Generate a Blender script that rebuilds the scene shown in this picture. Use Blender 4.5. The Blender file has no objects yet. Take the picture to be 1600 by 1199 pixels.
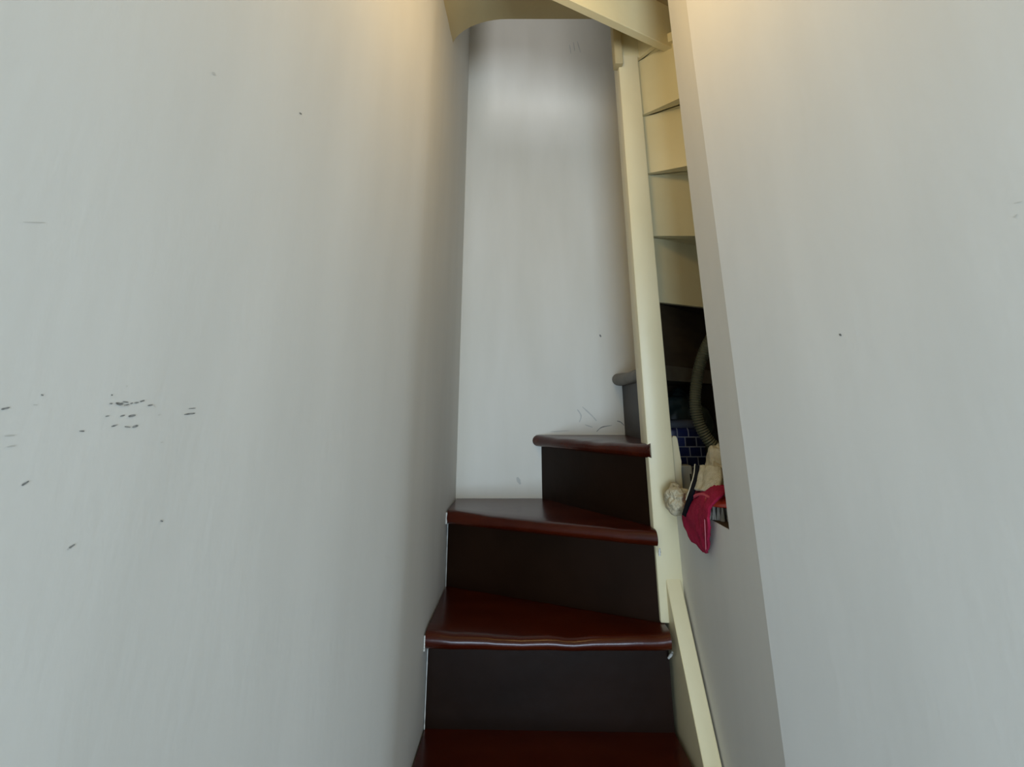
import bpy, bmesh, math, random
from mathutils import Vector, noise, Matrix
from mathutils.bvhtree import BVHTree

random.seed(7)
C = bpy.context.scene.collection
S = bpy.context.scene
EZ = 1.48                      # eye height above the floor; heights "h" below are relative to the eye
F_PX, CX, CY = 800.0, 800.0, 382.0
PITCH = math.radians(17.9)

# ------------------------------------------------------------------ camera
cam = bpy.data.cameras.new('camera'); co = bpy.data.objects.new('camera', cam); C.objects.link(co)
co.location = (0, 0, EZ); co.rotation_euler = (math.radians(90) + PITCH, 0, 0)
cam.sensor_width = 36; cam.lens = 36 * F_PX / 1600
cam.shift_y = -(599.5 - CY) / 1600; cam.clip_start = 0.02
S.camera = co

# ------------------------------------------------------------------ world, lights, exposure
S.view_settings.view_transform = 'Standard'; S.view_settings.look = 'None'
S.view_settings.gamma = 1; S.view_settings.use_curve_mapping = False
S.view_settings.exposure = 0.0
w = bpy.data.worlds.new('world'); S.world = w; w.use_nodes = True
w.node_tree.nodes['Background'].inputs[0].default_value = (0.80, 0.90, 1.0, 1)
w.node_tree.nodes['Background'].inputs[1].default_value = 0.25

def area(name, loc, target, sx, sy, power, col):
    l = bpy.data.lights.new(name, 'AREA'); l.shape = 'RECTANGLE'; l.size = sx; l.size_y = sy
    l.energy = power; l.color = col
    o = bpy.data.objects.new(name, l); C.objects.link(o); o.location = loc
    o.rotation_euler = (Vector(target) - Vector(loc)).to_track_quat('-Z', 'Y').to_euler()
    return o
area('window_daylight', (0.12, -2.6, EZ - 0.42), (0.1, 1.5, EZ - 0.30), 1.3, 1.4, 73, (0.70, 0.92, 1.15))
area('upstairs_daylight', (0.02, 0.2, EZ + 2.02), (0.02, 1.87, EZ + 1.1), 0.10, 0.50, 8, (0.92, 0.95, 1.0))
l = bpy.data.lights.new('warm_room_lamp', 'POINT'); l.energy = 3.9; l.color = (1.0, 0.67, 0.26); l.shadow_soft_size = 0.08
o = bpy.data.objects.new('warm_room_lamp', l); C.objects.link(o); o.location = (0.10, 0.76, EZ + 0.96)

# ------------------------------------------------------------------ helpers
def H(x, y, h): return Vector((x, y, h + EZ))
_c, _s = math.cos(PITCH), math.sin(PITCH)
def ray(px, py):
    u = (px - CX) / F_PX; v = (CY - py) / F_PX
    return Vector((u, _c - v * _s, _s + v * _c))
def at(px, py, Y=None, X=None):
    r = ray(px, py); t = (Y / r.y) if Y is not None else (X / r.x)
    return Vector((r.x * t, r.y * t, r.z * t + EZ))

def mat(name, col, rough=0.5, col2=None, scale=8, stretch=(1, 1, 1), bump=0.0, bscale=60, coat=0, spec=0.5, sheen=0, detail=4, bstretch=(1, 1, 1)):
    m = bpy.data.materials.new(name); m.use_nodes = True; nt = m.node_tree; N = nt.nodes; L = nt.links
    b = N['Principled BSDF']; b.inputs['Roughness'].default_value = rough
    b.inputs['Specular IOR Level'].default_value = spec
    b.inputs['Coat Weight'].default_value = coat; b.inputs['Coat Roughness'].default_value = 0.12
    b.inputs['Sheen Weight'].default_value = sheen
    tc = N.new('ShaderNodeTexCoord'); mp = N.new('ShaderNodeMapping'); mp.inputs['Scale'].default_value = stretch
    L.new(tc.outputs['Object'], mp.inputs['Vector'])
    nz = N.new('ShaderNodeTexNoise'); nz.inputs['Scale'].default_value = scale; nz.inputs['Detail'].default_value = detail
    L.new(mp.outputs[0], nz.inputs['Vector'])
    rp = N.new('ShaderNodeValToRGB'); rp.color_ramp.elements[0].position = 0.3; rp.color_ramp.elements[1].position = 0.7
    rp.color_ramp.elements[0].color = (*col, 1); rp.color_ramp.elements[1].color = (*(col2 or [min(1, c * 1.12) for c in col]), 1)
    L.new(nz.outputs['Fac'], rp.inputs[0]); L.new(rp.outputs[0], b.inputs['Base Color'])
    if bump:
        n2 = N.new('ShaderNodeTexNoise'); n2.inputs['Scale'].default_value = bscale; n2.inputs['Detail'].default_value = 6
        mp2 = N.new('ShaderNodeMapping'); mp2.inputs['Scale'].default_value = bstretch; L.new(tc.outputs['Object'], mp2.inputs['Vector']); L.new(mp2.outputs[0], n2.inputs['Vector'])
        bp = N.new('ShaderNodeBump'); bp.inputs['Strength'].default_value = bump; bp.inputs['Distance'].default_value = 0.004
        L.new(n2.outputs['Fac'], bp.inputs['Height']); L.new(bp.outputs[0], b.inputs['Normal'])
    return m

M = {}
M['wall'] = mat('white_wall_paint', (0.66, 0.64, 0.59), 0.6, (0.72, 0.70, 0.65), 3.0, (2.2, 2.2, 0.5), 0.10, 70, spec=0.3, bstretch=(1, 1, 0.35))
M['back'] = mat('warm_lit_wall_paint', (0.73, 0.69, 0.60), 0.6, (0.79, 0.75, 0.665), 3.5, (2.6, 2.6, 0.6), 0.10, 70, spec=0.3, bstretch=(1, 1, 0.35))  # same white paint, tinted with the warm light deep in the stairwell
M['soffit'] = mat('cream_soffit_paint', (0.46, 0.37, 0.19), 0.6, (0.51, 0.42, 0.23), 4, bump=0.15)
M['cream'] = mat('cream_gloss_paint', (0.78, 0.68, 0.40), 0.38, (0.83, 0.74, 0.46), 6, (1, 1, 1), 0.12, 45)
M['post'] = mat('pale_cream_paint', (0.74, 0.645, 0.40), 0.4, (0.80, 0.705, 0.46), 7, (1, 1, 0.6), 0.12, 40)
M['tread'] = mat('mahogany_varnish', (0.040, 0.0035, 0.0008), 0.26, (0.068, 0.009, 0.0016), 6, (1, 3, 3), 0.12, 30, coat=0.1, spec=0.35)
M['tread_reflection'] = mat('grey_reflection_tread', (0.060, 0.045, 0.027), 0.45, (0.11, 0.09, 0.06), 20, (1, 1, 1), 0.15, 40)  # grey-brown tint puts a reflection on this tread into its colour
M['riser'] = mat('dark_brown_gloss_paint', (0.010, 0.004, 0.0015), 0.36, (0.016, 0.0065, 0.003), 6, (1, 1, 1), 0.12, 35, spec=0.10)
M['riser_back'] = mat('bare_timber_and_shade', (0.050, 0.034, 0.019), 0.75, (0.075, 0.052, 0.030), 10, (1, 1, 4), 0.1, spec=0.2)  # timber of the riser back; its dark tone also stands in for cupboard shade
M['floor'] = mat('dark_floor_boards', (0.09, 0.05, 0.03), 0.4, (0.14, 0.08, 0.045), 9, (6, 1, 1))
M['scuff'] = mat('dark_scuff', (0.13, 0.13, 0.12), 0.8, (0.36, 0.36, 0.34), 260, detail=2)
M['scuff_pale'] = mat('pale_scuff', (0.53, 0.515, 0.47), 0.8)
M['hose'] = mat('grey_green_ribbed_plastic', (0.10, 0.105, 0.068), 0.45, (0.13, 0.135, 0.09), 12)
M['rag'] = mat('cream_terry_cloth', (0.50, 0.43, 0.28), 0.95, (0.68, 0.61, 0.44), 60, bump=1.0, bscale=260, spec=0.2)
M['white_rag'] = mat('off_white_cloth', (0.58, 0.53, 0.39), 0.95, (0.70, 0.64, 0.50), 30, bump=0.8, bscale=200, spec=0.2)
M['hem'] = mat('black_hem_tape', (0.004, 0.004, 0.009), 0.8, spec=0.1)
M['red'] = mat('crimson_cloth', (0.30, 0.010, 0.042), 0.9, (0.40, 0.018, 0.06), 40, bump=0.6, bscale=300, spec=0.2)
M['redtop'] = mat('red_pink_cloth_edge', (0.55, 0.17, 0.20), 0.9)
M['orange'] = mat('red_gloss_plastic', (0.55, 0.045, 0.02), 0.22, (0.60, 0.06, 0.025), 6, coat=0.4)
M['bristle'] = mat('grey_bristle', (0.20, 0.19, 0.155), 0.8, (0.32, 0.30, 0.25), 120)
M['bag'] = mat('dark_plastic_bag', (0.018, 0.030, 0.028), 0.35, (0.035, 0.055, 0.05), 14)
M['box'] = mat('pale_grey_plastic', (0.42, 0.42, 0.37), 0.5)
M['slot'] = mat('black_plastic', (0.01, 0.01, 0.01), 0.5)
M['yellow'] = mat('pale_yellow_plastic', (0.72, 0.62, 0.34), 0.45)

def check_mat():
    m = bpy.data.materials.new('blue_checked_weave'); m.use_nodes = True; nt = m.node_tree; N = nt.nodes; L = nt.links
    b = N['Principled BSDF']; b.inputs['Roughness'].default_value = 0.25
    tc = N.new('ShaderNodeTexCoord'); sp = N.new('ShaderNodeSeparateXYZ'); cb = N.new('ShaderNodeCombineXYZ')
    L.new(tc.outputs['Object'], sp.inputs[0]); L.new(sp.outputs['X'], cb.inputs['X']); L.new(sp.outputs['Z'], cb.inputs['Y'])
    br = N.new('ShaderNodeTexBrick'); br.inputs['Scale'].default_value = 1.0
    br.inputs['Brick Width'].default_value = 0.032; br.inputs['Row Height'].default_value = 0.0265
    br.inputs['Mortar Size'].default_value = 0.0016; br.offset = 0.35
    br.inputs['Color1'].default_value = (0.006, 0.008, 0.035, 1); br.inputs['Color2'].default_value = (0.012, 0.022, 0.12, 1)
    br.inputs['Mortar'].default_value = (0.24, 0.25, 0.28, 1)
    L.new(cb.outputs[0], br.inputs['Vector']); L.new(br.outputs['Color'], b.inputs['Base Color'])
    return m
M['check'] = check_mat()

def obj(name, bm, m, parent=None, smooth=False):
    me = bpy.data.meshes.new(name); bmesh.ops.recalc_face_normals(bm, faces=bm.faces[:]); bm.to_mesh(me); bm.free()
    for mm in (m if isinstance(m, (list, tuple)) else [m]): me.materials.append(mm)
    if smooth:
        for p in me.polygons: p.use_smooth = True
    o = bpy.data.objects.new(name, me); C.objects.link(o)
    if parent:
        o.parent = parent
        o.matrix_parent_inverse = Matrix.Translation(parent.location).inverted()
    return o
def auto(o, deg=35):
    me = o.data
    for p in me.polygons: p.use_smooth = True
    me.set_sharp_from_angle(angle=math.radians(deg))
    return o
def struct(name, bm, m, label=None):
    o = obj(name, bm, m); o['kind'] = 'structure'
    if label: o['label'] = label
    return o
def empty(name, loc, label, cat, group=None):
    o = bpy.data.objects.new(name, None); C.objects.link(o); o.location = loc; o.empty_display_size = 0.05
    o['label'] = label; o['category'] = cat
    if group: o['group'] = group
    return o
def tag(o, label, cat, group=None):
    o['label'] = label; o['category'] = cat
    if group: o['group'] = group
    return o
def box(bm, lo, hi, bev=0.0, seg=2):
    lo, hi = Vector(lo), Vector(hi)
    v = bmesh.ops.create_cube(bm, size=1)['verts']
    for x in v: x.co = Vector([(lo[i] + hi[i]) / 2 + x.co[i] * (hi[i] - lo[i]) for i in range(3)])
    if bev:
        e = list({e for x in v for e in x.link_edges})
        bmesh.ops.bevel(bm, geom=e, offset=bev, segments=seg, affect='EDGES', profile=0.5)
def prism(bm, pts, h0, h1):
    """vertical prism over a plan polygon; heights relative to the eye"""
    a = [bm.verts.new(H(x, y, h0)) for x, y in pts]; b = [bm.verts.new(H(x, y, h1)) for x, y in pts]
    n = len(pts); bm.faces.new(a); bm.faces.new(b[::-1])
    for i in range(n): bm.faces.new((a[i], a[(i + 1) % n], b[(i + 1) % n], b[i]))
def slab(bm, p, q, t, h0, h1, side=1):
    """a board standing on the plan line p-q, thickness t to one side"""
    p, q = Vector(p), Vector(q); d = (q - p).normalized(); n = Vector((-d.y, d.x)) * t * side
    prism(bm, [p[:], q[:], (q + n)[:], (p + n)[:]], h0, h1)
def wavy_wall(line, h0, h1, thick, step=0.05, amp=0.0022, seed=0.0, zstep=0.12):
    """a plaster wall over a plan polyline (front face), with hand-trowelled unevenness; closed and thick"""
    pts = []
    for (a, b) in zip(line[:-1], line[1:]):
        a, b = Vector(a), Vector(b); k = max(1, int((b - a).length / step))
        for i in range(k): pts.append(a.lerp(b, i / k))
    pts.append(Vector(line[-1]))
    nz = max(2, int((h1 - h0) / zstep)); bm = bmesh.new(); front = []; back = []
    for i, p in enumerate(pts):
        a = pts[max(0, i - 1)]; b = pts[min(len(pts) - 1, i + 1)]; d = (b - a).normalized(); n = Vector((-d.y, d.x))
        cf, cb = [], []
        for j in range(nz + 1):
            h = h0 + (h1 - h0) * j / nz
            k = 0 if i in (0, len(pts) - 1) else 1
            v = noise.noise(Vector((p.x * 6 + seed, p.y * 6, h * 1.6))) * 0.7 + noise.noise(Vector((p.x * 17, p.y * 17 + seed, h * 3.5))) * 0.35
            f = p - n * (v * amp * k); g = p + n * thick
            cf.append(bm.verts.new(H(f.x, f.y, h))); cb.append(bm.verts.new(H(g.x, g.y, h)))
        front.append(cf); back.append(cb)
    for i in range(len(pts) - 1):
        for j in range(nz):
            bm.faces.new((front[i][j], front[i + 1][j], front[i + 1][j + 1], front[i][j + 1]))
            bm.faces.new((back[i][j], back[i][j + 1], back[i + 1][j + 1], back[i + 1][j]))
        bm.faces.new((front[i][0], back[i][0], back[i + 1][0], front[i + 1][0]))
        bm.faces.new((front[i][nz], front[i + 1][nz], back[i + 1][nz], back[i][nz]))
    for s in (0, len(pts) - 1):
        for j in range(nz): bm.faces.new((front[s][j], front[s][j + 1], back[s][j + 1], back[s][j]))
    return bm

# ------------------------------------------------------------------ the setting
YB = 1.875                     # the wall behind the turn
XP = 0.410                     # plane of the plaster wall on the right of the stairs
YJ, YC = 1.085, 0.970          # jamb of the cupboard opening, corner where the right wall splays
HL = -0.216                    # ledge of the opening
TOP = 3.3
def left_x(y):
    if y > 1.1: return -0.187 - (YB - y) * 0.026
    return -0.2072 - (1.1 - y) * 0.21
L0 = [(left_x(YB), YB), (left_x(1.1), 1.1), (left_x(-2.2), -2.2)]
bm = wavy_wall([(x, y) for x, y in L0[::-1]], -EZ, TOP, 0.10, seed=3.1)
wl = auto(struct('wall_left', bm, M['wall'], 'off-white scuffed plaster wall along the left of the stairs'))
bm = wavy_wall([(-0.32, YB), (1.10, YB)], -EZ, TOP, 0.10, seed=9.7)
wb = auto(struct('wall_back', bm, M['back'], 'off-white plaster wall closing the turn of the stairs'))
SPL = 0.27
bm = wavy_wall([(XP, YJ), (XP, YC), (XP + SPL * (YC + 2.2), -2.2)], -EZ, TOP, 0.07, seed=21.3)
wr = auto(struct('wall_right', bm, M['wall'], 'pale plaster wall on the right with a narrow jamb'), 12)
bm = wavy_wall([(XP, 1.50), (XP, YJ)], -EZ, HL, 0.07, seed=21.3)
auto(struct('wall_right_low', bm, M['wall'], 'low plaster panel under the cupboard opening'), 12)
# hidden outer sides of the stairwell and the cupboard
bm = bmesh.new(); prism(bm, [(1.04, 0.86), (1.10, 0.86), (1.10, YB), (1.04, YB)], -EZ, TOP)
struct('wall_outer', bm, M['wall'])
bm = bmesh.new(); prism(bm, [(0.50, 0.86), (1.04, 0.86), (1.04, 0.90), (0.50, 0.90)], -EZ, TOP)
struct('wall_cupboard', bm, M['wall'])
bm = bmesh.new(); prism(bm, [(XP + 0.07, 0.90), (1.04, 0.90), (1.04, YB), (XP + 0.07, YB)], HL - 0.03, HL)
struct('trim_1', bm, M['riser_back'], 'bare board forming the cupboard floor')
bm = bmesh.new(); prism(bm, [(-1.0, -2.2), (1.3, -2.2), (1.3, 1.9), (-1.0, 1.9)], -EZ - 0.06, -EZ)
struct('floor', bm, M['floor'])

bm = bmesh.new(); prism(bm, [(0.402, 1.845), (1.035, 1.845), (1.035, YB - 0.004), (0.402, YB - 0.004)], HL, 0.079)  # dark panel added where the back of the cupboard is only in shade
struct('trim_2', bm, M['riser_back'], 'dark panel imitating the shade at the back of the cupboard')
# soffit over the stairs with a coved left edge; it ends in line with the newel
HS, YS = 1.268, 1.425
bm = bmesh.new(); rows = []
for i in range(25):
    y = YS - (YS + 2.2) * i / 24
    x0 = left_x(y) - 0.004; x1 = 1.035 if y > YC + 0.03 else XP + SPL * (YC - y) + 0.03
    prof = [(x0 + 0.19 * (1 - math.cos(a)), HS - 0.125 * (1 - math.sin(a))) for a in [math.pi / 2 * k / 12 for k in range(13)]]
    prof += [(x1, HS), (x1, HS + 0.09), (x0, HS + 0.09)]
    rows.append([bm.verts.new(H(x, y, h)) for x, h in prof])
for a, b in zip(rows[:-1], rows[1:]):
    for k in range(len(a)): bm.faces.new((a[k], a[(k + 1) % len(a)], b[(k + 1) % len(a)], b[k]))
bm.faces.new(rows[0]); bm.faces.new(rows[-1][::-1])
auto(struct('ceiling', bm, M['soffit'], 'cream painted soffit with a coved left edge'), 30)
# unseen slab added above the landing to trim light on the back wall
bm = bmesh.new(); prism(bm, [(left_x(1.0), 1.0), (-0.052, 1.0), (-0.052, 1.06), (left_x(1.06), 1.06)], HS + 0.09, TOP)
struct('light_blocker_left', bm, M['wall'])

bm = bmesh.new(); prism(bm, [(0.10, 0.60), (0.42, 0.60), (0.42, 0.64), (0.10, 0.64)], HS + 0.09, TOP)  # second added slab, unseen, narrows the light patch from the right
struct('light_blocker_right', bm, M['wall'])
bm = bmesh.new(); prism(bm, [(XP + 0.0015, YJ + 0.001), (0.482, YJ + 0.001), (0.482, 1.50), (XP + 0.0015, 1.50)], HL, HL + 0.0009)  # thin dark sheet added as the shade lying over the ledge
struct('trim_3', bm, M['riser_back'], 'dark sheet imitating the shade on the ledge of the cupboard opening')

# ------------------------------------------------------------------ the staircase
st = empty('winder_staircase', (0.1, 1.4, 0), 'narrow winding staircase of dark red treads and brown risers turning around a cream post', 'staircase')
TT = 0.036
def polyat(line, s):
    if len(line) == 2: return Vector(line[0]).lerp(Vector(line[1]), s)
    return Vector(line[0]).lerp(Vector(line[1]), s / 0.5) if s < 0.5 else Vector(line[1]).lerp(Vector(line[2]), (s - 0.5) / 0.5)
def tread(p0, p1, back, h, m, wear=0.0, seed=0, t=TT, n=28):
    bm = bmesh.new(); secs = []
    p0, p1 = Vector(p0), Vector(p1)
    for i in range(n + 1):
        s = i / n; f = p0.lerp(p1, s); b = polyat(back, s); d = (b - f).normalized(); r = t / 2
        sag = wear * (noise.noise(Vector((s * 4.2 + seed, seed, 0))) * 0.8 + noise.noise(Vector((s * 11 + seed, 1, seed))) * 0.4) - wear * 1.2 * math.sin(math.pi * s)
        f = f - d * (noise.noise(Vector((s * 5, seed * 2.0, 4))) * wear * 0.5)
        sec = [H(b.x, b.y, h), H((f + d * 0.05).x, (f + d * 0.05).y, h + sag * 0.25)] if (b - f).length > 0.08 else [H(b.x, b.y, h)]
        for k in range(9):
            a = math.pi / 2 - math.pi * k / 8; q = f + d * (r * 1.1 * (1 - math.cos(a)))
            sec.append(H(q.x, q.y, h - r + r * math.sin(a) + sag * (0.6 + 0.4 * math.sin(a))))
        sec.append(H(b.x, b.y, h - t))
        if len(sec) == 11: sec.insert(1, sec[0].lerp(sec[1], 0.5))
        secs.append([bm.verts.new(v) for v in sec])
    for a, b in zip(secs[:-1], secs[1:]):
        for k in range(len(a)): bm.faces.new((a[k], a[(k + 1) % len(a)], b[(k + 1) % len(a)], b[k]))
    bm.faces.new(secs[0]); bm.faces.new(secs[-1][::-1])
    return auto(obj('tread', bm, m, st), 40)
def riser(p, q, h0, h1, m, t=0.018, side=1):
    bm = bmesh.new(); slab(bm, p, q, t, h0, h1, side); return obj('riser', bm, m, st)

g = 0.004
XR = 0.360                                           # inner face of the string
hA, hB, hC, hD = -0.68, -0.48, -0.28, -0.083
# straight steps below the frame
for k, y in ((1, 0.87), (2, 0.61), (3, 0.35)):
    h = hA - 0.2 * k; xl = left_x(y) + g
    tread((xl, y), (XR, y), [(xl + 0.0, y + 0.30), (XR, y + 0.30)], h, M['tread'])
    riser((xl, y + 0.035), (XR, y + 0.035), h - 0.2, h - TT, M['riser'])
tread((left_x(1.13) + g, 1.13), (XR, 1.13), [(left_x(1.43) + g, 1.44), (XR, 1.44)], hA, M['tread'], 0.003, 2)
riser((left_x(1.16) + g, 1.165), (XR, 1.165), hA - 0.2, hA - TT, M['riser'])
# B
tread((left_x(1.37) + g, 1.372), (XR - 0.003, 1.362), [(left_x(1.70) + g, 1.715), (XR, 1.436)], hB, M['tread'], 0.0075, 5)
riser((left_x(1.42) + g, 1.424), (XR, 1.408), hB - 0.2, hB - TT, M['riser'])
# C
tread((left_x(1.65) + g, 1.652), (0.352, 1.392), [(left_x(YB) + g, YB - g), (0.11, YB - g), (0.352, 1.47)], hC, M['tread'], 0.004, 11)
riser((left_x(1.69) + g, 1.692), (0.353, 1.428), hC - 0.2, hC - TT, M['riser'])
# D
tread((0.070, YB - g), (0.352, 1.405), [(0.395, YB - g), (0.395, 1.50)], hD, M['tread'], 0.005, 17)
riser((0.100, YB - g), (0.353, 1.445), hD - 0.2, hD - TT, M['riser'])
# E
hE = 0.122
tread((0.354, YB - g), (0.372, 1.49), [(0.80, YB - g), (0.42, 1.49)], hE, M['tread_reflection'], 0.004, 23, t=0.042)
riser((0.388, YB - g), (0.384, 1.49), hD, hE - 0.042, M['riser'])
# upper winders: seen from below and behind, painted cream
NX, NY = 0.400, 1.478
def pol(a, r): return (NX + r * math.cos(math.radians(a)), NY + r * math.sin(math.radians(a)))
def reach(a):
    dx, dy = math.cos(math.radians(a)), math.sin(math.radians(a)); r = 0.60
    if dx > 0: r = min(r, (1.035 - NX) / dx)
    if dy > 0: r = min(r, (YB - g - NY) / dy)
    if dy < 0: r = min(r, (0.905 - NY) / dy)
    return r
angs = {'F': 45, 'G': 26, 'H': -1, 'I': -26, 'J': -46, 'K': -63, 'L': -84}
tops = {'F': 0.335, 'G': 0.536, 'H': 0.740, 'I': 0.943, 'J': 1.148, 'K': 1.300}
ut = 0.032; keys = list(tops); prev = hE
for i, k in enumerate(keys):
    a, b = angs[k], angs['FGHIJKL'[i + 1]]
    R = reach(a) if k not in 'JK' else (0.32 if k == 'J' else 0.12)
    m = M['riser_back'] if k == 'F' else M['cream']
    riser(pol(a, 0.0), pol(a, R), prev - (0 if k == 'F' else ut), tops[k] - ut, m, 0.016, 1)
    if k == 'K': break
    bm = bmesh.new()
    ra, rb = (R, reach(b)) if k not in 'J' else (0.30, 0.12)
    db = Vector((math.cos(math.radians(b)), math.sin(math.radians(b)))); nb = Vector((-db.y, db.x)) * 0.0165
    mid = [(1.035, YB - g)] if k == 'F' else [pol((a + b) / 2, min(ra, rb) * 1.02)]
    e1 = Vector(pol(b, rb)) + nb; e0 = Vector(pol(b, 0.02)) + nb
    prism(bm, [pol(a, 0.03), pol(a, ra)] + mid + [e1[:], e0[:]], tops[k] - ut, tops[k])
    obj('tread', bm, M['riser_back'] if k == 'F' else M['cream'], st)
    prev = tops[k]
# newel post, its drop, the string and the fascia board
bm = bmesh.new(); box(bm, H(0.350, 1.42, hB + 0.001), H(0.416, 1.49, 1.118), 0.004, 2)
o = auto(obj('newel_post', bm, M['post'], st)); o['label'] = 'tall pale cream square post'
bm = bmesh.new(); box(bm, H(0.356, 1.432, 1.119), H(0.62, 1.448, 1.267), 0.001, 1)
obj('trimmer_board', bm, M['cream'], st)
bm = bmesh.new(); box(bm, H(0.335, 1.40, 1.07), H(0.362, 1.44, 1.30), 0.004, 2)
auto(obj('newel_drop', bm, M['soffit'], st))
prof = [(1.455, -0.370), (1.430, -0.372), (1.253, -0.658), (1.10, -0.80), (0.40, -1.33), (0.25, -1.36), (0.25, -EZ + 0.001), (1.455, -EZ + 0.001)]
bm = bmesh.new()
a = [bm.verts.new(H(0.370, y, h)) for y, h in prof]; b = [bm.verts.new(H(0.4055, y, h)) for y, h in prof]
bm.faces.new(a); bm.faces.new(b[::-1])
for i in range(len(prof)): bm.faces.new((a[i], a[(i + 1) % len(prof)], b[(i + 1) % len(prof)], b[i]))
bmesh.ops.bevel(bm, geom=bm.edges[:], offset=0.002, segments=1, affect='EDGES')
o = obj('string', bm, M['post'], st); o['label'] = 'steep cream painted string board beside the lower treads'
bm = bmesh.new(); slab(bm, (0.74, 1.496), (-0.02, 1.055), 0.028, 1.10, HS + 0.0, -1)
bmesh.ops.bevel(bm, geom=bm.edges[:], offset=0.002, segments=1, affect='EDGES')
o = obj('fascia_board', bm, M['cream'], st); o['label'] = 'slanting cream board edge under the soffit'

M['edge'] = mat('white_paint_bead', (0.70, 0.68, 0.62), 0.6)
def bead(p, q, r, seed):
    bm = bmesh.new(); n = 24; p, q = Vector(p), Vector(q); t = (q - p).normalized()
    u = t.cross(Vector((0.3, 1, 0.2))).normalized(); v = t.cross(u).normalized(); rings = []
    for i in range(n + 1):
        c = p.lerp(q, i / n); rr = r * (0.8 + 0.9 * noise.noise(Vector((i * 0.7, seed, 0))))
        rings.append([bm.verts.new(c + (u * math.cos(a) + v * math.sin(a)) * rr) for a in (0, 1.257, 2.513, 3.770, 5.027)])
    for a, b in zip(rings[:-1], rings[1:]):
        for k in range(5): bm.faces.new((a[k], a[(k + 1) % 5], b[(k + 1) % 5], b[k]))
    obj('paint_bead', bm, M['edge'], st, smooth=True)
bead(H(left_x(1.42) + 0.003, 1.421, hA), H(left_x(1.42) + 0.003, 1.421, hB - 0.035), 0.0014, 1)
bead(H(left_x(1.37) + 0.003, 1.373, hB - 0.036), H(left_x(1.37) + 0.003, 1.373, hB - 0.006), 0.0022, 2)
bead(H(left_x(1.69) + 0.003, 1.688, hB), H(left_x(1.69) + 0.003, 1.688, hC - 0.035), 0.0012, 3)
bead(H(left_x(1.65) + 0.003, 1.655, hC - 0.034), H(left_x(1.65) + 0.003, 1.655, hC - 0.004), 0.0030, 4)
bead(H(left_x(YB) + 0.004, YB - 0.003, hC + 0.001), H(0.10, YB - 0.003, hC + 0.001), 0.0022, 5)
bead(H(0.08, YB - 0.003, hD + 0.001), H(0.385, YB - 0.003, hD + 0.001), 0.0018, 6)
bead(H(0.3525, 1.388, hC - 0.036), H(0.3525, 1.392, hC - 0.052), 0.0032, 7)
bead(H(0.3580, 1.368, hB - 0.037), H(0.3580, 1.404, hB - 0.060), 0.0032, 8)

# ------------------------------------------------------------------ things in the cupboard
def blob(center, rad, amp=0.25, freq=2.2, seed=0.0, sub=5):
    bm = bmesh.new(); bmesh.ops.create_icosphere(bm, subdivisions=sub, radius=1)
    for v in bm.verts:
        d = v.co.normalized()
        r = 1 + amp * (noise.noise(d * freq + Vector((seed, 0, 0))) + 0.7 * (0.35 - abs(noise.noise(d * freq * 1.5 + Vector((0, seed, 0))))))
        r += amp * 0.22 * (1 - 2 * abs(noise.noise(d * freq * 2.6 + Vector((seed, seed, seed)))))
        p = d * r; p.z = max(p.z, -0.98)
        v.co = Vector(center) + Vector((p.x * rad[0], p.y * rad[1], p.z * rad[2]))
    return bm
def tube(bm, pts, r, n=10, rib=None, closed_ends=True):
    rings = []
    for i, p in enumerate(pts):
        t = (pts[min(i + 1, len(pts) - 1)] - pts[max(i - 1, 0)]).normalized()
        u = t.cross(Vector((0, 1, 0.01))).normalized(); v = t.cross(u).normalized()
        rr = r if rib is None else r * (1 + (0.10 if i % 2 else -0.06))
        rings.append([bm.verts.new(p + (u * math.cos(a) + v * math.sin(a)) * rr) for a in [2 * math.pi * k / n for k in range(n)]])
    for a, b in zip(rings[:-1], rings[1:]):
        for k in range(n): bm.faces.new((a[k], a[(k + 1) % n], b[(k + 1) % n], b[k]))
    bm.faces.new(rings[0][::-1]); bm.faces.new(rings[-1])
def spline(pts, per=12):
    out = []; P = [pts[0]] + list(pts) + [pts[-1]]
    for i in range(1, len(P) - 2):
        a, b, c, d = P[i - 1], P[i], P[i + 1], P[i + 2]
        for k in range(per):
            t = k / per
            out.append(0.5 * ((2 * b) + (c - a) * t + (2 * a - 5 * b + 4 * c - d) * t * t + (3 * b - a - 3 * c + d) * t ** 3))
    out.append(pts[-1]); return out
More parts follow.
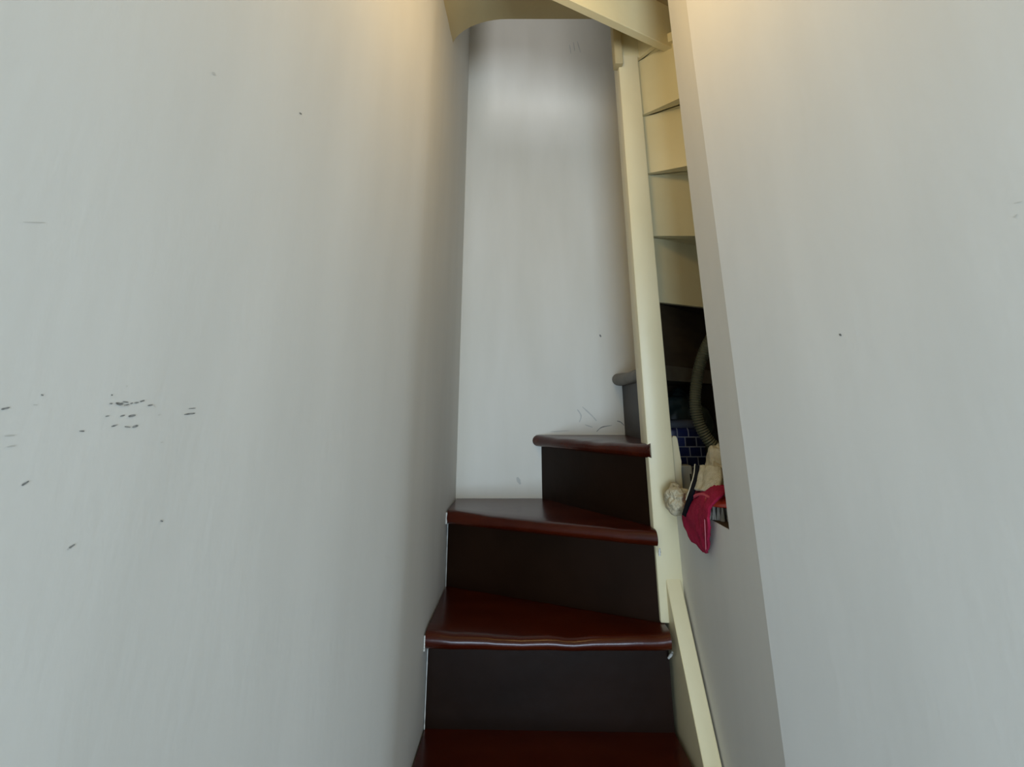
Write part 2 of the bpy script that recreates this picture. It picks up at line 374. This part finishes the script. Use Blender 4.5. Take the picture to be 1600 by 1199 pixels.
def sheet(rows, thick=0.006, per=6, amp=0.003, seed=0.0):
    """a cloth through a net of control points, smoothly interpolated, with thickness"""
    r1 = [spline(r, per) for r in rows]; cols = [spline([r[k] for r in r1], per) for k in range(len(r1[0]))]
    nr, nc = len(cols[0]), len(cols); bm = bmesh.new(); G = [[cols[j][i].copy() for j in range(nc)] for i in range(nr)]
    top, bot = [], []
    for i in range(nr):
        ta, tb = [], []
        for j in range(nc):
            du = G[i][min(j + 1, nc - 1)] - G[i][max(j - 1, 0)]; dv = G[min(i + 1, nr - 1)][j] - G[max(i - 1, 0)][j]
            n = du.cross(dv); n = n.normalized() if n.length > 1e-9 else Vector((-1, 0, 0))
            p = G[i][j]; q = p + n * amp * (noise.noise(p * 45 + Vector((seed, 0, 0))) + 0.5 * noise.noise(p * 110))
            ta.append(bm.verts.new(q + n * thick / 2)); tb.append(bm.verts.new(q - n * thick / 2))
        top.append(ta); bot.append(tb)
    for i in range(nr - 1):
        for j in range(nc - 1):
            bm.faces.new((top[i][j], top[i][j + 1], top[i + 1][j + 1], top[i + 1][j]))
            bm.faces.new((bot[i][j], bot[i + 1][j], bot[i + 1][j + 1], bot[i][j + 1]))
    for i in range(nr - 1):
        for j in (0, nc - 1): bm.faces.new((top[i][j], top[i + 1][j], bot[i + 1][j], bot[i][j]))
    for j in range(nc - 1):
        for i in (0, nr - 1): bm.faces.new((top[i][j], top[i][j + 1], bot[i][j + 1], bot[i][j]))
    return bm
FL = HL                         # cupboard floor

# ribbed hose looping out of sight on both ends
hp = [Vector((0.86, 1.50, FL + 0.02 + EZ)), Vector((0.84, 1.50, 0.08 + EZ)), Vector((0.74, 1.50, 0.215 + EZ)), at(1150, 497, Y=1.50)]
hp += [at(x, y, Y=1.50) for x, y in ((1117, 521), (1098, 556), (1088, 600), (1087, 640), (1097, 672), (1116, 698), (1140, 712))]
hp += [Vector((0.70, 1.51, FL + 0.02 + EZ)), Vector((0.78, 1.54, FL + 0.017 + EZ))]
dense = spline(hp, 60)
acc = [dense[0]]; step = 0.0033
for p in dense[1:]:
    while (p - acc[-1]).length >= step: acc.append(acc[-1] + (p - acc[-1]).normalized() * step)
bm = bmesh.new(); tube(bm, acc, 0.0155, 12, rib=True)
tag(auto(obj('ribbed_hose', bm, M['hose']), 60), 'grey-green ribbed hose looping inside the dark cupboard under the stairs', 'hose')

tag(obj('plastic_bag', blob(H(0.545, 1.752, -0.085), (0.10, 0.070, 0.131), 0.22, 1.8, 3.3), M['bag'], smooth=True),
    'dark crumpled plastic bag at the back of the cupboard', 'bag')

# blue checked bag
t = empty('checked_bag', H(0.507, 1.625, FL), 'dark blue bag with a pale check standing in the cupboard', 'bag')
bm = bmesh.new(); box(bm, H(0.452, 1.585, FL + 0.001), H(0.562, 1.665, -0.050), 0.012, 3)
bmesh.ops.subdivide_edges(bm, edges=bm.edges[:], cuts=2, use_grid_fill=True)
for v in bm.verts: v.co += Vector((0.0, -0.010, 0.0)) * max(0, noise.noise(v.co * 18)) + Vector((0.004, 0, 0)) * noise.noise(v.co * 25)
o = obj('body', bm, M['check'], t, smooth=True)
bm = bmesh.new(); box(bm, H(0.456, 1.592, -0.056), H(0.545, 1.655, -0.028), 0.010, 3)
o = obj('folded_top', bm, mat('slate_grey_weave', (0.045, 0.05, 0.065), 0.6), t, smooth=True); o['label'] = 'slate grey folded top'

# cream bar beside the newel
bm = bmesh.new()
pr = [(0.4185, FL + 0.001), (0.437, FL + 0.001), (0.4355, -0.150), (0.440, -0.128), (0.436, -0.110), (0.4345, -0.072), (0.431, -0.066), (0.423, -0.066), (0.4195, -0.071)]
a = [bm.verts.new(H(x, 1.436, h)) for x, h in pr]; b = [bm.verts.new(H(x, 1.450, h)) for x, h in pr]
bm.faces.new(a); bm.faces.new(b[::-1])
for i in range(len(pr)): bm.faces.new((a[i], a[(i + 1) % len(pr)], b[(i + 1) % len(pr)], b[i]))
bmesh.ops.bevel(bm, geom=bm.edges[:], offset=0.0012, segments=1, affect='EDGES')
tag(obj('plastic_bar', bm, M['post']), 'narrow upright cream bar standing against the newel post in the cupboard', 'bar')

# pale grey box
t = empty('small_box', H(0.459, 1.48, FL), 'small pale grey box beside the cream bar in the cupboard', 'box')
bm = bmesh.new(); box(bm, H(0.443, 1.462, FL + 0.016), H(0.473, 1.50, -0.140), 0.003); obj('body', bm, M['box'], t)
bm = bmesh.new(); box(bm, H(0.4655, 1.459, -0.178), H(0.4695, 1.464, -0.160), 0.0008); obj('slot', bm, M['slot'], t)
bm = bmesh.new(); box(bm, H(0.445, 1.456, FL + 0.001), H(0.473, 1.498, FL + 0.017), 0.006, 3); o = obj('foot', bm, M['yellow'], t, smooth=True); o['label'] = 'pale yellow foot of the box'

# cloths and rags over the ledge
tag(obj('white_rag', blob(H(0.520, 1.395, -0.152), (0.030, 0.050, 0.062), 0.22, 1.7, 8.1), M['white_rag'], smooth=True),
    'plain off-white bundled rag behind the cream towel', 'rag')
t = empty('cream_towel', H(0.46, 1.26, FL), 'crumpled cream towel with a black hem on the cupboard ledge', 'towel')
bm = blob(H(0.483, 1.262, -0.172), (0.036, 0.078, 0.047), 0.50, 3.0, 5.2)
obj('towel_bundle', bm, M['rag'], t, smooth=True)
hem = [at(1088, 727, X=0.436), at(1086, 745, X=0.424), at(1080, 765, X=0.408), at(1074, 783, X=0.398), at(1067, 805, X=0.393)]
def off(p, px): return p + Vector((0, -0.0040 * px, 0))
bm = sheet([[p, off(p, 5.5)] for p in hem], 0.005, 6, 0.0004)
o = obj('hem', bm, M['hem'], t, smooth=True); o['label'] = 'black hem tape'
bm = bmesh.new(); tube(bm, spline([p + Vector((-0.0015, 0.003, 0.001)) for p in hem[:4]], 8), 0.0022, 6)
o = obj('piping', bm, M['white_rag'], t, smooth=True); o['label'] = 'off-white piping beside the hem'
bm = sheet([[off(p, 5.0) + Vector((0.004, 0, 0)), off(p, 10) + Vector((0.009, 0, 0.002)), off(p, 17) + Vector((0.010, 0, 0.004)), off(p, 24) + Vector((0.024, 0, 0.002))] for p in hem[:3]], 0.008, 6, 0.004, 4)
obj('towel_flap', bm, M['rag'], t, smooth=True)
tag(obj('hanging_rag', blob(H(0.402, 1.372, -0.209), (0.029, 0.040, 0.032), 0.26, 1.9, 1.4), M['rag'], smooth=True),
    'bunched cream rag bulging out in front of the newel post', 'rag')

# crimson cloth
t = empty('crimson_cloth', H(0.42, 1.2, FL), 'crimson cloth hanging in a point over the cupboard ledge', 'cloth')
rows = [[at(x, y, X=0.458) for x, y in ((1090, 768), (1104, 755), (1120, 755), (1137, 762))],
        [at(x, y, X=0.428) for x, y in ((1079, 777), (1096, 764), (1116, 764), (1131, 773))],
        [at(x, y, X=0.402) for x, y in ((1069, 799), (1083, 790), (1099, 788), (1110, 793))],
        [at(x, y, X=0.396) for x, y in ((1069, 815), (1083, 815), (1097, 815), (1110, 817))],
        [at(x, y, X=0.398) for x, y in ((1077, 838), (1087, 840), (1098, 841), (1109, 840))],
        [at(x, y, X=0.402) for x, y in ((1099, 861), (1102, 864), (1104, 865), (1107, 860))]]
obj('cloth', sheet(rows, 0.005, 6, 0.004, 2.0), M['red'], t, smooth=True)
bm = bmesh.new(); tube(bm, spline([at(1069, 806, X=0.394), at(1074, 788, X=0.399), at(1085, 776, X=0.407), at(1098, 773, X=0.411), at(1110, 779, X=0.412)], 10), 0.0034, 8)
o = obj('folded_edge', bm, mat('rose_red_cloth', (0.52, 0.07, 0.10), 0.9, bump=0.5, bscale=300), t, smooth=True); o['label'] = 'paler rose folded edge'
bm = bmesh.new(); tube(bm, spline([at(1101, 812, X=0.391), at(1102, 835, X=0.392), at(1103, 862, X=0.398)], 10), 0.0010, 6)
o = obj('edge_binding', bm, M['redtop'], t, smooth=True); o['label'] = 'pale pink edge of the hanging corner'

# scrubbing brush lying on the ledge
t = empty('scrubbing_brush', H(0.45, 1.15, FL), 'red scrubbing brush with grey bristles on the end of the ledge', 'brush')
p0, p1 = Vector((0.407, 1.190)), Vector((0.530, 1.112)); ax = (p1 - p0); Lb = ax.length; ax.normalize(); nr = Vector((-ax.y, ax.x))
def BP(u, v, h): q = p0 + ax * u + nr * v; return H(q.x, q.y, h)
bm = bmesh.new(); n = 20; rings = []
for i in range(n + 1):
    u = Lb * i / n; k = math.sin(math.pi * min(1, max(0, i / n * 1.0))) ** 0.35 if 0 < i < n else 0.25
    hw = 0.024 * k; z = -0.188; th = 0.010 + 0.008 * k
    rings.append([bm.verts.new(BP(u, hw * math.cos(a), z + (th * math.sin(a) if math.sin(a) > 0 else 0.004 * math.sin(a)))) for a in [2 * math.pi * j / 16 for j in range(16)]])
for a, b in zip(rings[:-1], rings[1:]):
    for j in range(16): bm.faces.new((a[j], a[(j + 1) % 16], b[(j + 1) % 16], b[j]))
bm.faces.new(rings[0]); bm.faces.new(rings[-1])
obj('brush_back', bm, M['orange'], t, smooth=True)
bm = bmesh.new()
for i in range(15):
    for j in range(4):
        u = 0.008 + i * (Lb - 0.016) / 14; v = -0.0165 + j * 0.011
        if abs(v) > 0.024 * math.sin(math.pi * u / Lb) ** 0.35 - 0.003: v *= 0.7
        for q in range(3):
            c0 = BP(u + random.uniform(-.001, .001), v + random.uniform(-.001, .001), -0.190); c1 = BP(u + random.uniform(-.004, .002), v * 1.12 + random.uniform(-.002, .002), FL + 0.0015)
            a_ = [bm.verts.new(c0 + Vector((math.cos(k * 1.2566) * 0.0018, math.sin(k * 1.2566) * 0.0018, 0))) for k in range(5)]
            b_ = [bm.verts.new(c1 + Vector((math.cos(k * 1.2566) * 0.0028, math.sin(k * 1.2566) * 0.0028, 0))) for k in range(5)]
            for k in range(5): bm.faces.new((a_[k], a_[(k + 1) % 5], b_[(k + 1) % 5], b_[k]))
            bm.faces.new(b_)
o = obj('bristles', bm, M['bristle'], t); o['kind'] = 'stuff'

# ------------------------------------------------------------------ scuffs, cracks and chips that sit on the plaster
def bvh_of(o):
    me = o.data
    return BVHTree.FromPolygons([v.co.copy() for v in me.vertices], [tuple(p.vertices) for p in me.polygons])
EYE = Vector((0, 0, EZ))
def mark(wall, tree, pts, width, m, name='scuff_mark', jag=0.25, per=4):
    """a thin streak of dirt laid on the wall along a few sighted points; width in sighted pixels"""
    P = spline([Vector((x, y, 0)) for x, y in pts], per); bm = bmesh.new(); L_, R_ = [], []
    n = len(P)
    for i, p in enumerate(P):
        d = (P[min(i + 1, n - 1)] - P[max(i - 1, 0)]).normalized(); q = Vector((-d.y, d.x, 0))
        hw = width * 0.36 * (math.sin(math.pi * (i + 0.6) / (n + 0.2)) ** 0.6) * random.uniform(1 - jag, 1 + jag)
        for s_, lst in ((1, L_), (-1, R_)):
            z = p + q * hw * s_; r = ray(z.x, z.y).normalized(); hit, nn, _, _ = tree.ray_cast(EYE, r)
            if hit is None: bm.free(); return
            if nn.dot(r) > 0: nn = -nn
            lst.append(bm.verts.new(hit + nn * 0.0006))
    for i in range(n - 1): bm.faces.new((L_[i], L_[i + 1], R_[i + 1], R_[i]))
    obj(name, bm, m, wall)
tl, tb, tr = bvh_of(wl), bvh_of(wb), bvh_of(wr)
D, Pm = M['scuff'], M['scuff_pale']
for pts, wd, m in [
    ([(1, 640), (14, 637)], 4, D), ([(51, 633), (58, 633)], 2, Pm), ([(63, 617), (67, 618)], 3, D), ([(170, 631), (175, 631)], 3, D),
    ([(180, 630), (188, 632), (191, 630)], 6.5, D), ([(191, 628), (200, 629)], 3, D), ([(193, 634), (201, 632)], 2.6, D), ([(203, 631), (207, 630)], 3, D), ([(209, 630), (216, 629)], 3, D), ([(218, 628), (225, 626)], 3, D), ([(230, 634), (238, 633)], 3, D), ([(239, 633), (242, 637)], 2, Pm),
    ([(186, 633), (200, 635)], 3, Pm), ([(164, 651), (170, 650)], 2.5, D), ([(187, 651), (194, 649)], 3, D), ([(200, 651), (211, 649)], 4.5, D),
    ([(173, 667), (183, 664)], 3, D), ([(194, 667), (203, 668)], 3.5, D), ([(206, 668), (215, 665)], 4, D), ([(123, 674), (131, 674)], 3, D),
    ([(287, 648), (304, 646)], 3, D), ([(294, 639), (305, 638)], 1.8, D), ([(6, 682), (22, 681)], 3, Pm), ([(10, 699), (23, 697)], 3, Pm),
    ([(33, 759), (44, 752)], 4, D), ([(107, 857), (116, 851)], 4, D), ([(250, 814), (254, 815)], 4, D), ([(173, 617), (175, 618)], 3, D),
    ([(197, 603), (198, 604)], 2.5, Pm), ([(246, 649), (250, 648)], 2, Pm), ([(250, 692), (254, 691)], 2, Pm), ([(35, 347), (70, 348)], 1.6, Pm),
    ([(331, 113), (336, 117)], 5, Pm), ([(467, 176), (471, 179)], 3, D), ([(104, 860), (108, 857)], 2, Pm)]:
    mark(wl, tl, pts, wd, m)
for pts, wd, m in [
    ([(937, 523), (939, 527)], 3.5, D), ([(902, 640), (908, 650), (905, 660)], 3, Pm), ([(910, 636), (925, 650), (932, 658)], 3, Pm), ([(914, 664), (926, 668)], 2.5, Pm),
    ([(808, 746), (813, 757)], 7, Pm), ([(932, 675), (940, 668), (956, 665)], 1.8, D), ([(964, 658), (970, 660), (975, 665)], 2.2, D),
    ([(890, 70), (892, 84)], 2, Pm), ([(896, 66), (898, 80)], 2, Pm), ([(902, 65), (907, 82)], 2, Pm), ([(860, 675), (890, 673)], 1.5, Pm)]:
    mark(wb, tb, pts, wd, m)
for pts, wd, m in [([(1312, 522), (1315, 525)], 4, D), ([(1585, 318), (1598, 315)], 2.2, Pm), ([(1586, 340), (1590, 335)], 2, Pm)]:
    mark(wr, tr, pts, wd, m)
